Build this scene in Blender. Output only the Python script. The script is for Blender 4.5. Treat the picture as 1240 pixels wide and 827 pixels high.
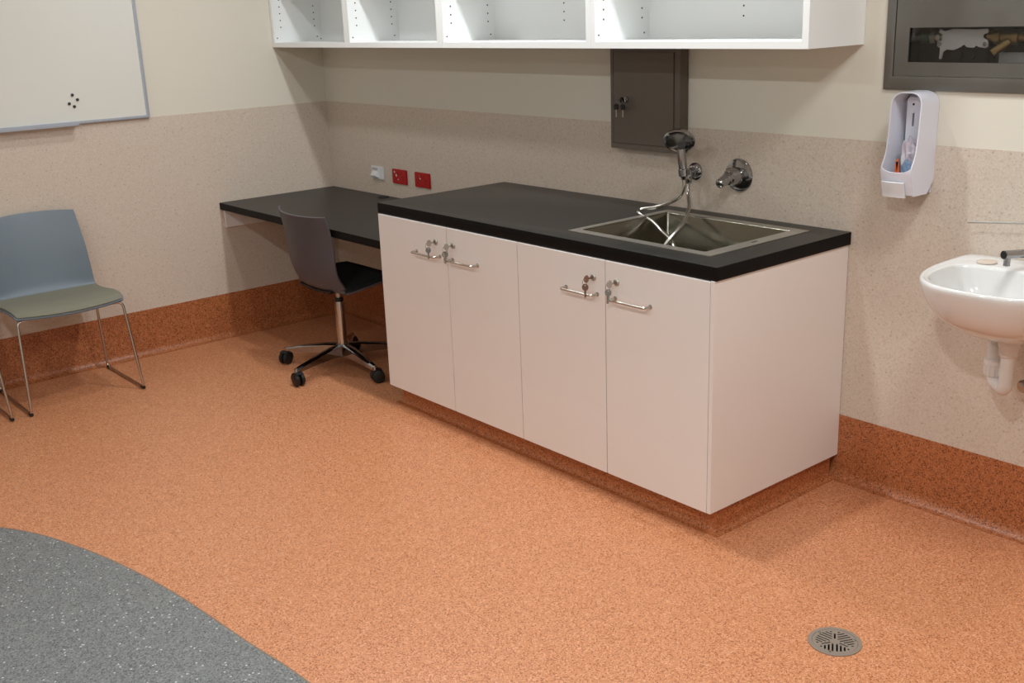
import bpy, bmesh, math, random
from mathutils import Vector, Matrix
PI = math.pi
random.seed(7)
SC = bpy.context.scene
COL = SC.collection
for o in list(bpy.data.objects):
    bpy.data.objects.remove(o)

# ------------------------------------------------------------------ camera
CAM = Vector((5.43225, -3.20712, 1.66134))
YAW, PITCH, ROLL, FPX = .88090, -.29520, -.03760, 1322.6425
fwd = Vector((-math.sin(YAW)*math.cos(PITCH), math.cos(YAW)*math.cos(PITCH), math.sin(PITCH)))
r0 = Vector((math.cos(YAW), math.sin(YAW), 0)); u0 = r0.cross(fwd)
rt = r0*math.cos(ROLL) + u0*math.sin(ROLL); up = -r0*math.sin(ROLL) + u0*math.cos(ROLL)
cd = bpy.data.cameras.new('camera'); cam = bpy.data.objects.new('camera', cd); COL.objects.link(cam)
M3 = Matrix((rt, up, -fwd)).transposed()
cam.matrix_world = Matrix.Translation(CAM) @ M3.to_4x4()
cd.sensor_width = 36; cd.lens = FPX/1240*36; cd.clip_start = .05
SC.camera = cam

# ------------------------------------------------------------------ world, exposure
w = bpy.data.worlds.new('world'); SC.world = w; w.use_nodes = True
w.node_tree.nodes['Background'].inputs[0].default_value = (.9, .92, 1, 1)
w.node_tree.nodes['Background'].inputs[1].default_value = .05
SC.view_settings.view_transform = 'Standard'; SC.view_settings.look = 'None'
SC.view_settings.gamma = 1; SC.view_settings.use_curve_mapping = False
SC.view_settings.exposure = 0.0

# ------------------------------------------------------------------ ceiling downlights (the room's own lamps)
CEIL = 2.70
# (x, y, diameter, watts)
DOWN = [(1.05, -1.10, .12, 6.8), (1.75, -.675, .10, 15), (2.95, -.675, .10, 17), (4.60, -1.00, .50, 18),
        (.95, -3.15, .17, 3.5), (2.90, -3.15, .17, 13), (4.90, -3.15, .17, 35),
        (1.6, -4.9, .17, 5), (4.2, -4.9, .17, 24)]
LIGHT_COL = (.93, .98, 1.0)
AREAS = []
for (x, y, dd, wt) in DOWN:
    ld = bpy.data.lights.new('downlight_lamp', 'AREA'); ld.shape = 'DISK'; ld.size = dd
    ld.energy = wt*1.13; ld.color = LIGHT_COL
    lo = bpy.data.objects.new('downlight_lamp', ld); COL.objects.link(lo); lo.location = (x, y, CEIL-.02)
    AREAS.append(lo)

# ------------------------------------------------------------------ helpers
def s2l(c):
    return tuple(((v/255)/12.92 if v/255 <= .04045 else ((v/255+.055)/1.055)**2.4) for v in c)
def mat(name, rgb, rough=.5, metal=0, ior=1.5, coat=0, var=0, vscale=30, spec=None, trans=0, aniso=0):
    m = bpy.data.materials.new(name); m.use_nodes = True; nt = m.node_tree; b = nt.nodes['Principled BSDF']
    c = s2l(rgb); b.inputs['Base Color'].default_value = (*c, 1); b.inputs['Roughness'].default_value = rough
    b.inputs['Metallic'].default_value = metal; b.inputs['IOR'].default_value = ior
    b.inputs['Coat Weight'].default_value = coat; b.inputs['Transmission Weight'].default_value = trans
    if spec is not None: b.inputs['Specular IOR Level'].default_value = spec
    tc = nt.nodes.new('ShaderNodeTexCoord'); n = nt.nodes.new('ShaderNodeTexNoise')
    n.inputs['Scale'].default_value = vscale; n.inputs['Detail'].default_value = 3
    nt.links.new(tc.outputs['Object'], n.inputs['Vector'])
    mr = nt.nodes.new('ShaderNodeMapRange'); nt.links.new(n.outputs['Fac'], mr.inputs['Value'])
    mr.inputs['To Min'].default_value = max(0, rough-.06-var*.2); mr.inputs['To Max'].default_value = min(1, rough+.06+var*.2)
    nt.links.new(mr.outputs['Result'], b.inputs['Roughness'])
    if var:
        mx = nt.nodes.new('ShaderNodeMix'); mx.data_type = 'RGBA'
        mx.inputs['A'].default_value = (*[v*(1-var) for v in c], 1); mx.inputs['B'].default_value = (*[min(1, v*(1+var)) for v in c], 1)
        nt.links.new(n.outputs['Fac'], mx.inputs['Factor']); nt.links.new(mx.outputs['Result'], b.inputs['Base Color'])
    return m
def vinyl(name, base, dark, light, scale, rough, fleck_d=.18, fleck_l=.12, fleck2=None):
    """flecked sheet vinyl: base tone broken up by fine dark and light chips"""
    m = bpy.data.materials.new(name); m.use_nodes = True; nt = m.node_tree; b = nt.nodes['Principled BSDF']
    L = nt.links.new
    tc = nt.nodes.new('ShaderNodeTexCoord')
    v = nt.nodes.new('ShaderNodeTexVoronoi'); v.inputs['Scale'].default_value = scale; L(tc.outputs['Object'], v.inputs['Vector'])
    sep = nt.nodes.new('ShaderNodeSeparateColor'); L(v.outputs['Color'], sep.inputs[0])
    n = nt.nodes.new('ShaderNodeTexNoise'); n.inputs['Scale'].default_value = 2.2; n.inputs['Detail'].default_value = 2; L(tc.outputs['Object'], n.inputs['Vector'])
    def mix(a, bb, fac):
        x = nt.nodes.new('ShaderNodeMix'); x.data_type = 'RGBA'
        for k, s in (('A', a), ('B', bb)):
            if isinstance(s, tuple): x.inputs[k].default_value = (*s2l(s), 1)
            else: L(s, x.inputs[k])
        L(fac, x.inputs['Factor']); return x.outputs['Result']
    def cmp(src, lo, hi):
        r = nt.nodes.new('ShaderNodeMapRange'); r.inputs['From Min'].default_value = lo; r.inputs['From Max'].default_value = hi; L(src, r.inputs['Value']); return r.outputs['Result']
    c = mix(base, dark, cmp(sep.outputs[0], 1-fleck_d-.02, 1-fleck_d+.02))
    c = mix(c, light, cmp(sep.outputs[1], 1-fleck_l-.02, 1-fleck_l+.02))
    if fleck2:
        v2 = nt.nodes.new('ShaderNodeTexVoronoi'); v2.inputs['Scale'].default_value = scale*.28; L(tc.outputs['Object'], v2.inputs['Vector'])
        s2 = nt.nodes.new('ShaderNodeSeparateColor'); L(v2.outputs['Color'], s2.inputs[0])
        near = nt.nodes.new('ShaderNodeMath'); near.operation = 'LESS_THAN'; L(v2.outputs['Distance'], near.inputs[0]); near.inputs[1].default_value = .22
        sel = nt.nodes.new('ShaderNodeMath'); sel.operation = 'GREATER_THAN'; L(s2.outputs[2], sel.inputs[0]); sel.inputs[1].default_value = fleck2[1]
        mu = nt.nodes.new('ShaderNodeMath'); mu.operation = 'MULTIPLY'; L(near.outputs[0], mu.inputs[0]); L(sel.outputs[0], mu.inputs[1])
        c = mix(c, fleck2[0], mu.outputs[0])
    L(c, b.inputs['Base Color'])
    b.inputs['Roughness'].default_value = rough
    bp = nt.nodes.new('ShaderNodeBump'); bp.inputs['Strength'].default_value = .08; bp.inputs['Distance'].default_value = .0005
    L(v.outputs['Distance'], bp.inputs['Height']); L(bp.outputs[0], b.inputs['Normal'])
    return m
M = dict(
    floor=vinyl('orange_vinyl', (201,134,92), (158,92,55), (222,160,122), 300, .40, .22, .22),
    skirt_shade=vinyl('orange_vinyl_shaded', (172,102,60), (120,64,34), (194,126,84), 280, .42, .24, .2),  # same vinyl as the floor; weaker light on upright faces painted in darker
    grey=vinyl('grey_vinyl', (118,120,120), (84,86,88), (142,144,143), 260, .4, .25, .2, ((205,208,205), .93)),
    dado=vinyl('beige_vinyl', (208,193,178), (198,182,166), (213,200,186), 220, .45, .2, .2, ((184,168,152), .86)),
    paint=mat('cream_paint', (222,216,202), .7, var=.02, vscale=3),
    ceil=mat('ceiling_white', (212,211,207), .9),
    lam=mat('white_laminate', (236,230,226), .34, var=.01, vscale=4),
    lam2=mat('white_melamine', (240,242,241), .4, var=.01, vscale=4),
    edge=mat('grey_edge_strip', (178,174,168), .5),
    black=mat('black_laminate', (30,29,27), .40, var=.12, vscale=180),
    blackedge=mat('black_edge', (11,10,10), .5, spec=.15),
    chrome=mat('chrome', (162,162,164), .07, metal=1),
    chrome2=mat('satin_chrome', (190,186,180), .22, metal=1),
    steel=mat('brushed_steel', (186,182,174), .42, metal=1, var=.08, vscale=60),
    steelpanel=mat('steel_panel', (128,126,121), .42, metal=.85, var=.06, vscale=14),
    sinksteel=mat('sink_steel', (128,124,113), .20, metal=1, var=.05, vscale=40),
    brown=mat('brown_metal', (98,88,79), .45, var=.03, vscale=10),
    dark=mat('dark_gap', (18,17,17), .7),
    red=mat('red_plastic', (176,14,16), .3),
    white=mat('white_plastic', (224,224,228), .35),
    dispw=mat('dispenser_plastic', (222,222,232), .32),
    ceramic=mat('white_ceramic', (224,223,221), .1, coat=.4),
    pvc=mat('white_pipe', (214,206,200), .38),
    slate=mat('slate_blue_plastic', (112,124,134), .45, var=.02),
    olive=mat('grey_green_fabric', (128,126,110), .85, var=.1, vscale=400),
    oshell=mat('charcoal_plastic', (78,75,80), .5),
    ofab=mat('black_fabric', (22,21,22), .9, var=.1, vscale=300),
    rubber=mat('black_rubber', (16,16,17), .5),
    board=mat('whiteboard', (224,223,216), .2),
    drain=mat('drain_steel', (146,134,122), .55, metal=.3, var=.06, vscale=80),
    alu=mat('aluminium', (176,182,192), .4, metal=.3),
    brass=mat('brass', (150,128,84), .42, metal=1),
    bronze=mat('dull_key_metal', (150,118,104), .35, metal=.9),
    green=mat('green_valve', (30,60,48), .4),
    zinc=mat('zinc_bracket', (200,198,195), .5, metal=.1, var=.1, vscale=30),
    orange=mat('orange_wrapper', (222,110,60), .4),
    blue=mat('blue_wrapper', (112,134,160), .4),
    pouch=mat('cloudy_plastic', (190,180,190), .2, var=.15, vscale=50),
    cover=mat('beige_cover', (214,198,184), .35),
    magnet=mat('dark_magnet', (66,64,62), .4, metal=.4),
    weld=mat('weld_seam', (150,118,96), .5),
)
def newmesh(name, bm, mats, parent=None, smooth=None):
    me = bpy.data.meshes.new(name)
    bmesh.ops.recalc_face_normals(bm, faces=bm.faces)
    if smooth is not None:
        for f in bm.faces: f.smooth = True
        for e in bm.edges:
            if len(e.link_faces) == 2 and e.calc_face_angle(0) > math.radians(smooth): e.smooth = False
            else: e.smooth = True
    bm.to_mesh(me); bm.free()
    o = bpy.data.objects.new(name, me); COL.objects.link(o)
    for m in (mats if isinstance(mats, (list, tuple)) else [mats]): me.materials.append(m)
    if parent: o.parent = parent
    return o
def obj(name, bm, m, parent=None, smooth=35):
    return newmesh(name, bm, m, parent, smooth)
def thing(name, label, cat, loc=(0,0,0), rz=0, group=None):
    o = bpy.data.objects.new(name, None); COL.objects.link(o); o.empty_display_size = .1
    o.location = loc; o.rotation_euler = (0,0,rz); o['label'] = label; o['category'] = cat
    if group: o['group'] = group
    return o
def tag(o, label, cat, group=None):
    o['label'] = label; o['category'] = cat
    if group: o['group'] = group
    return o
def struct(o):
    o['kind'] = 'structure'; return o
def B(*boxes, bev=0, seg=2):
    """boxes: (x0,y0,z0,x1,y1,z1[,mat]) all in one bmesh, each bevelled"""
    bm = bmesh.new()
    for bx in boxes:
        x0,y0,z0,x1,y1,z1 = bx[:6]
        r = bmesh.ops.create_cube(bm, size=1)
        vs = r['verts']
        for v in vs:
            v.co = Vector((x0+(v.co.x+.5)*(x1-x0), y0+(v.co.y+.5)*(y1-y0), z0+(v.co.z+.5)*(z1-z0)))
        fs = set(f for v in vs for f in v.link_faces)
        mi = bx[6] if len(bx) > 6 else 0
        for f in fs: f.material_index = mi
        if bev:
            es = list(set(e for v in vs for e in v.link_edges))
            bmesh.ops.bevel(bm, geom=es, offset=bev, segments=seg, affect='EDGES', clamp_overlap=True)
    return bm
def frame(d):
    d = Vector(d).normalized(); a = Vector((0,0,1)) if abs(d.z) < .9 else Vector((1,0,0))
    x = a.cross(d).normalized(); y = d.cross(x); return x, y, d
def lathe(bm, prof, p0=(0,0,0), d=(0,0,1), n=32, mi=0, cap=True):
    """prof: (radius, distance along d)"""
    x, y, z = frame(d); p0 = Vector(p0); rings = []
    for (r, t) in prof:
        rings.append([bm.verts.new(p0+z*t+(x*math.cos(2*PI*i/n)+y*math.sin(2*PI*i/n))*max(r, 1e-5)) for i in range(n)])
    for a, b in zip(rings, rings[1:]):
        for i in range(n):
            f = bm.faces.new((a[i], a[(i+1)%n], b[(i+1)%n], b[i])); f.material_index = mi
    if cap:
        for rg in (rings[0], rings[-1]):
            f = bm.faces.new(rg); f.material_index = mi
    return bm
def spline(pts, k=8):
    P = [Vector(p) for p in pts]; out = []
    for i in range(len(P)-1):
        p0 = P[max(i-1,0)]; p1 = P[i]; p2 = P[i+1]; p3 = P[min(i+2,len(P)-1)]
        for j in range(k):
            t = j/k
            out.append(.5*((2*p1)+(-p0+p2)*t+(2*p0-5*p1+4*p2-p3)*t*t+(-p0+3*p1-3*p2+p3)*t**3))
    out.append(P[-1]); return out
def fillet(pts, r, k=6, closed=False):
    P = [Vector(p) for p in pts]; out = []; n = len(P)
    rng = range(n) if closed else range(1, n-1)
    if not closed: out.append(P[0])
    for i in rng:
        a, b, c = P[(i-1)%n], P[i], P[(i+1)%n]
        da = (a-b); dc = (c-b); rr = min(r, da.length*.49, dc.length*.49)
        s = b+da.normalized()*rr; e = b+dc.normalized()*rr
        for j in range(k+1):
            t = j/k; out.append(s*(1-t)**2+b*2*t*(1-t)+e*t*t)
    if not closed: out.append(P[-1])
    return out
def tube(bm, pts, r, n=12, mi=0, closed=False):
    P = [Vector(p) for p in pts]; m = len(P)
    rr = r if isinstance(r, (list, tuple)) else [r]*m
    tang = []
    for i in range(m):
        a = P[(i-1)%m] if (closed or i > 0) else P[i]; b = P[(i+1)%m] if (closed or i < m-1) else P[i]
        tang.append((b-a).normalized())
    x, y, _ = frame(tang[0]); rings = []
    for i in range(m):
        t = tang[i]; x = (x - t*x.dot(t)).normalized(); y = t.cross(x)
        rings.append([bm.verts.new(P[i]+(x*math.cos(2*PI*k/n)+y*math.sin(2*PI*k/n))*rr[i]) for k in range(n)])
    L = m if closed else m-1
    for i in range(L):
        a, b = rings[i], rings[(i+1)%m]
        for k in range(n):
            f = bm.faces.new((a[k], a[(k+1)%n], b[(k+1)%n], b[k])); f.material_index = mi
    if not closed:
        for rg in (rings[0], rings[-1]):
            f = bm.faces.new(rg); f.material_index = mi
    return bm
def plate(outer, holes, th, origin=(0,0,0), ax=((1,0,0),(0,1,0)), mi=0, bm=None, bev=0):
    """flat plate with holes; 2-D outlines mapped on axes ax, thickness th along their cross product, centred"""
    cu = bpy.data.curves.new('tmp', 'CURVE'); cu.dimensions = '2D'; cu.fill_mode = 'BOTH'; cu.extrude = th/2
    if bev: cu.bevel_depth = bev; cu.bevel_resolution = 1; cu.extrude = th/2-bev; cu.offset = -bev
    for loop in [outer]+list(holes):
        s = cu.splines.new('POLY'); s.points.add(len(loop)-1); s.use_cyclic_u = True
        for p, q in zip(s.points, loop): p.co = (q[0], q[1], 0, 1)
    to = bpy.data.objects.new('tmp', cu); COL.objects.link(to)
    dg = bpy.context.evaluated_depsgraph_get(); me = bpy.data.meshes.new_from_object(to.evaluated_get(dg))
    b2 = bmesh.new(); b2.from_mesh(me)
    bmesh.ops.remove_doubles(b2, verts=b2.verts, dist=1e-5)
    bpy.data.objects.remove(to); bpy.data.curves.remove(cu)
    X = Vector(ax[0]); Y = Vector(ax[1]); Z = X.cross(Y); O = Vector(origin)
    for v in b2.verts: v.co = O+X*v.co.x+Y*v.co.y+Z*v.co.z
    for f in b2.faces: f.material_index = mi
    if bm is not None:
        t = bpy.data.meshes.new('t'); b2.to_mesh(t); b2.free(); bm.from_mesh(t); bpy.data.meshes.remove(t); bpy.data.meshes.remove(me); return bm
    bpy.data.meshes.remove(me)
    return b2
def rect(x0, y0, x1, y1, r=0, k=5):
    P = [(x0,y0,0),(x1,y0,0),(x1,y1,0),(x0,y1,0)]
    if not r: return [(p[0],p[1]) for p in P]
    return [(p.x,p.y) for p in fillet(P, r, k, True)]
def circle(cx, cy, r, n=40): return [(cx+r*math.cos(2*PI*i/n), cy+r*math.sin(2*PI*i/n)) for i in range(n)]
def sweep(path, prof, side=1, closed_ends=True):
    """sweep profile (d outward, z) along a 2-D path with mitred corners"""
    P = [Vector((p[0],p[1],0)) for p in path]; bm = bmesh.new(); rings = []
    for i in range(len(P)):
        d1 = (P[i]-P[i-1]).normalized() if i > 0 else None
        d2 = (P[i+1]-P[i]).normalized() if i < len(P)-1 else None
        n1 = Vector((d1.y,-d1.x,0))*side if d1 else None; n2 = Vector((d2.y,-d2.x,0))*side if d2 else None
        if n1 and n2:
            n = (n1+n2).normalized(); n = n/n.dot(n1)
        else: n = n1 or n2
        rings.append([bm.verts.new(P[i]+n*d+Vector((0,0,z))) for d, z in prof])
    m = len(prof)
    for a, b in zip(rings, rings[1:]):
        for k in range(m): bm.faces.new((a[k], a[(k+1)%m], b[(k+1)%m], b[k]))
    bm.faces.new(rings[0]); bm.faces.new(rings[-1]); return bm
def surf(f, nu, nv, th, mi=0, bm=None):
    """closed shell of thickness th around the surface f(u,v), u,v in 0..1"""
    bm = bm or bmesh.new(); T = []; U = []
    P = [[Vector(f(i/nu, j/nv)) for j in range(nv+1)] for i in range(nu+1)]
    for i in range(nu+1):
        a = []; c = []
        for j in range(nv+1):
            du = P[min(i+1,nu)][j]-P[max(i-1,0)][j]; dv = P[i][min(j+1,nv)]-P[i][max(j-1,0)]
            n = du.cross(dv); n = n.normalized() if n.length > 1e-9 else Vector((0,0,1))
            a.append(bm.verts.new(P[i][j]+n*th/2)); c.append(bm.verts.new(P[i][j]-n*th/2))
        T.append(a); U.append(c)
    def q(*v):
        f = bm.faces.new(v); f.material_index = mi
    for i in range(nu):
        for j in range(nv):
            q(T[i][j], T[i+1][j], T[i+1][j+1], T[i][j+1]); q(U[i][j], U[i][j+1], U[i+1][j+1], U[i+1][j])
    for j in range(nv): q(T[0][j], T[0][j+1], U[0][j+1], U[0][j]); q(T[nu][j+1], T[nu][j], U[nu][j], U[nu][j+1])
    for i in range(nu): q(T[i+1][0], T[i][0], U[i][0], U[i+1][0]); q(T[i][nv], T[i+1][nv], U[i+1][nv], U[i][nv])
    return bm
def interp(tab, t):
    """smooth (catmull) lookup in a list of tuples over t 0..1"""
    n = len(tab)-1; x = min(max(t,0),1)*n; i = min(int(x), n-1); f = x-i
    p = [tab[max(i-1,0)], tab[i], tab[i+1], tab[min(i+2,n)]]
    return tuple(.5*((2*b)+(-a+c)*f+(2*a-5*b+4*c-d)*f*f+(-a+3*b-3*c+d)*f**3) for a,b,c,d in zip(*p))
def edge_faces(o, m):
    o.data.materials.append(m)
    for p in o.data.polygons:
        if p.normal.z < .3: p.material_index = 1
def copy_tree(o, parent=None):
    c = o.copy(); COL.objects.link(c)
    if parent: c.parent = parent
    for ch in list(o.children): copy_tree(ch, c)
    return c

# ------------------------------------------------------------------ room shell
RX, RY = 6.6, -6.0
DR = (3.983, -.924)        # floor drain centre
fl = struct(obj('floor', plate(rect(-.1, RY-.1, RX+.1, .1), [circle(*DR, .068)], .1, (0,0,-.05)), M['floor']))
# grey vinyl inlaid in the floor with a curved edge
edge = [(1.02,-6.0),(.93,-5.0),(.93,-4.0),(1.0,-3.3),(1.22,-2.75),(1.602,-2.395),(1.967,-2.236),(2.412,-2.140),(2.875,-2.094),(3.168,-2.066),
        (3.8,-2.05),(4.5,-2.12),(5.2,-2.4),(5.8,-2.95),(6.2,-3.8),(6.3,-6.0)]
ep = [(p.x,p.y) for p in spline([(a,b,0) for a,b in edge], 12)]
struct(obj('floor', plate(ep, [], .003, (0,0,-.0009)), M['grey']))
struct(obj('trim_1', tube(bmesh.new(), [(x,y,-.0012) for x,y in ep], .003, 8), M['weld']))
# walls: the back wall has the recess of the valve cabinet
PX0, PX1, PZ0, PZ1 = 3.462, 4.42, 1.374, 2.05
wx0, wx1, wz0, wz1 = 3.54, 4.34, 1.459, 1.562
struct(obj('wall_back', plate(rect(-.1, -.1, RX+.1, CEIL), [rect(PX0+.05, PZ0+.05, PX1-.05, PZ1-.05)], .12, (0,.06,0), ((1,0,0),(0,0,1))), M['paint']))
struct(obj('wall_left', B((-.1, RY, -.1, 0, 0, CEIL)), M['paint']))
struct(obj('wall_right', B((RX, RY, -.1, RX+.1, 0, CEIL)), M['paint']))
struct(obj('wall_front', B((-.1, RY-.1, -.1, RX+.1, RY, CEIL)), M['paint']))
struct(obj('ceiling', B((-.1, RY-.1, CEIL, RX+.1, .1, CEIL+.1)), M['ceil']))
DZ = 1.209; SZ = .24
struct(obj('trim_2', B((.0018, -.0018, SZ-.002, RX, -.00001, DZ)), M['dado']))
struct(obj('trim_3', B((.00001, RY, SZ-.002, .0018, 0, DZ)), M['dado']))
struct(obj('trim_4', B((RX-.0018, RY, SZ-.002, RX, 0, DZ)), M['dado']))
def cove(h, t=.003, r=.036):
    pr = [(0, 0), (0, h), (t, h)]
    for i in range(9):
        a = i/8*PI/2; pr.append((t+r-r*math.cos(a), r-r*math.sin(a)+.0006))
    pr.append((t+r, 0)); return pr
struct(obj('baseboard_left', sweep([(0, RY), (0, 0)], cove(SZ), 1), M['skirt_shade']))
struct(obj('baseboard_back', sweep([(0, 0), (RX, 0)], cove(SZ), 1), M['skirt_shade']))

# ------------------------------------------------------------------ base cabinets and worktop
T0, TH = .9, .044
CX = [1.540, 2.022, 2.450, 2.902, 3.352]; CXE = 3.366
FY, CZ, CT = -.707, .087, T0-TH          # door face plane, underside, top
def handle_bm(x0, x1, z, y):
    p = fillet([(x0, y, z), (x0, y-.032, z), (x1, y-.032, z), (x1, y, z)], .012, 6)
    bm = tube(bmesh.new(), p, .0045, 10)
    for x in (x0, x1): lathe(bm, [(.0075, 0), (.0075, .003), (.0055, .004)], (x, y, z), (0,-1,0), 16)
    return bm
def lock_bm(x, z, y):
    bm = lathe(bmesh.new(), [(.012, 0), (.012, .004), (.0105, .006), (.008, .007), (.008, .0062)], (x, y, z), (0,-1,0), 24)
    for b in (B((x-.0012, y-.0085, z-.006, x+.0012, y-.006, z+.006)),):
        t = bpy.data.meshes.new('t'); b.to_mesh(t); b.free(); bm.from_mesh(t); bpy.data.meshes.remove(t)
    return bm
def base_cabinet(x0, x1, xs, label, handles, locks, endpanel=None):
    t = thing('base_cabinet', label, 'cabinet', ((x0+x1)/2, -.35, 0), group=None)
    loc = t.location
    def P(name, bm, m, par=t, sm=35):
        o = obj(name, bm, m, par, sm)
        if par is t: o.location = -loc
        return o
    e = endpanel or x1
    P('carcass', B((x0, FY+.020, CZ, x0+.016, -.006, CT-.0005), (e-.018, FY+.020, CZ, e, -.006, CT-.0005),
        (x0+.016, FY+.020, CZ, e-.018, -.006, CZ+.016), (x0+.016, -.018, CZ+.016, e-.018, -.006, CT-.0005), (x0+.016, FY+.020, CT-.02, e-.018, FY+.1, CT-.0005)), M['lam'])
    if endpanel:
        P('end_panel', B((e, FY+.001, CZ, x1, -.004, CT-.0005), bev=.0008), M['lam'])
    for i, (a, b) in enumerate(zip(xs, xs[1:])):
        d = P('door', B((a+.0016, FY, CZ, b-.0016, FY+.018, CT-.003), bev=.001), M['lam'])
        h = obj('handle', handle_bm(*handles[i], .731, FY), M['chrome2'], d)
        k = obj('lock', lock_bm(locks[i], .787, FY), M['steel'], d)
    return t
cabA = base_cabinet(CX[0], CX[2], CX[:3], 'white two-door base cabinet nearest the office chair, left half of the long bench', [(1.815,1.975),(2.058,2.215)], [1.951, 2.065])
cabB = base_cabinet(CX[2], CXE, CX[2:], 'white two-door base cabinet under the sink, its white side panel facing the washbasin', [(2.712,2.866),(2.950,3.108)], [2.848, 2.957], CX[4])
# vinyl plinth with cove
struct(obj('baseboard_front', sweep([(1.572, -.03), (1.572, -.656), (3.350, -.656), (3.350, -.03)], cove(CZ-.0005, .003, .024)), M['skirt_shade']))
# worktop with the sink cut-out
SX0, SX1, SY0, SY1 = 2.612, 3.262, -.603, -.080
wt = obj('worktop', plate(rect(1.536, -.702, 3.372, -.0019), [rect(SX0+.02, SY0+.02, SX1-.02, SY1-.02)], TH, (0,0,T0-TH/2), bev=.0012), M['black'])
edge_faces(wt, M['blackedge'])
tag(wt, 'black laminate worktop with a steel sink let in, on the white base cabinets', 'worktop')
# sink
def sink():
    t = thing('sink', 'square stainless steel sink set into the black worktop', 'sink', ((SX0+SX1)/2, (SY0+SY1)/2, T0))
    L = -t.location
    ix0, ix1, iy0, iy1 = SX0+.030, SX1-.052, SY0+.038, SY1-.032
    bm = plate(rect(SX0, SY0, SX1, SY1, .004, 3), [rect(ix0, iy0, ix1, iy1, .012)], .002, (0,0,T0+.0012))
    o = obj('rim', bm, M['steel'], t); o.location = L
    bm = bmesh.new(); rings = []
    for (ins, z, r) in [(-.0005, .0012, .012), (.002, -.004, .013), (.004, -.19, .016), (.010, -.212, .022), (.026, -.22, .03)]:
        rings.append([bm.verts.new((x, y, T0+z)) for x, y in rect(ix0+ins, iy0+ins, ix1-ins, iy1-ins, r)])
    n = len(rings[0])
    for a, b in zip(rings, rings[1:]):
        for i in range(n): bm.faces.new((a[i], a[(i+1)%n], b[(i+1)%n], b[i]))
    bm.faces.new(rings[-1])
    o = obj('bowl', bm, M['sinksteel'], t, 50); o.location = L
    md = o.modifiers.new('s', 'SOLIDIFY'); md.thickness = .0012; md.offset = 1
    bm = lathe(bmesh.new(), [(.0, .0), (.035, 0), (.044, .003), (.044, 0)], ((ix0+ix1)/2, (iy0+iy1)/2, T0-.2198), (0,0,1), 32)
    o = obj('waste', bm, M['chrome'], t); o.location = L
    bm = B((SX1-.034, -.36, T0+.0021, SX1-.026, -.33, T0+.0026))
    o = obj('stamped_mark', bm, M['dark'], t); o.location = L
sink()

# ------------------------------------------------------------------ keys
def key_bm(p, m_blade=.026, r=.0115, rot=0, flip=False):
    """flat key: head disc and notched blade hanging down from p (ring point)"""
    th = .0022
    head = [(r*math.cos(a), -r*.9+r*math.sin(a)*1.05) for a in [2*PI*i/18 for i in range(18)]]
    bm = plate(head, [circle(0, -.0042, .0024, 10)], th, (0,0,0), ((1,0,0),(0,0,1)))
    z = -1.85*r
    bl = [(-.0035, z), (.0035, z), (.0035, z-m_blade*.3), (.0024, z-m_blade*.36), (.0035, z-m_blade*.5), (.002, z-m_blade*.6), (.003, z-m_blade*.75), (.0, z-m_blade), (-.0035, z-m_blade*.85)]
    plate(bl, [], th, (0,0,0), ((1,0,0),(0,0,1)), bm=bm)
    bmesh.ops.transform(bm, matrix=Matrix.Translation(p) @ Matrix.Rotation(rot, 4, 'Z'), verts=bm.verts)
    return bm
def key_set(x, z, y, label, head_mat, ring_mat, hang=1, dx=-.004, plastic=False, tagstrip=False):
    t = thing('key_ring' , label, 'keys', (x, y, z), group=None)
    # key in the lock, its bow sticking out of the door
    bm = plate([(.011*math.cos(a), .013*math.sin(a)) for a in [2*PI*i/18 for i in range(18)]], [circle(.006, 0, .0025, 8)], .0024, (0, -.026, 0), ((0,-1,0),(0,0,1)))
    for b in (B((-.0011, -.018, -.003, .0011, -.0005, .003)),):
        tt = bpy.data.meshes.new('t'); b.to_mesh(tt); b.free(); bm.from_mesh(tt); bpy.data.meshes.remove(tt)
    obj('inserted_key', bm, head_mat, t)
    bm = tube(bmesh.new(), [(dx*.5+.0, -.032+.0105*math.cos(a), -.009+.0105*math.sin(a)) for a in [2*PI*i/24 for i in range(24)]], .0009, 6, closed=True)
    obj('split_ring', bm, ring_mat, t)
    for k in range(hang):
        obj('hanging_key', key_bm((dx*.5+(-.0035 if k else .0)+.0, -.030-.003*k, -.018), .027, .0115, .5+.9*k), head_mat, t)
    if tagstrip:
        obj('key_strap', B((dx-.004, -.0325, -.066, dx+.001, -.0315, -.022), bev=.0003), M['chrome2'], t)
    return t
KY = FY-.0085
key_set(1.951, .787, KY, 'pair of small silver keys in the lock of the leftmost cabinet door', M['chrome2'], M['chrome'], 1)
key_set(2.065, .787, KY, 'silver keys in the lock of the second cabinet door from the left', M['chrome2'], M['chrome'], 2)
key_set(2.848, .787, KY, 'dull brown key hanging from the lock of the third cabinet door from the left', M['bronze'], M['bronze'], 1)
key_set(2.957, .787, KY, 'silver keys with a thin strap in the lock of the rightmost cabinet door', M['chrome2'], M['chrome'], 1, tagstrip=True)

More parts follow.
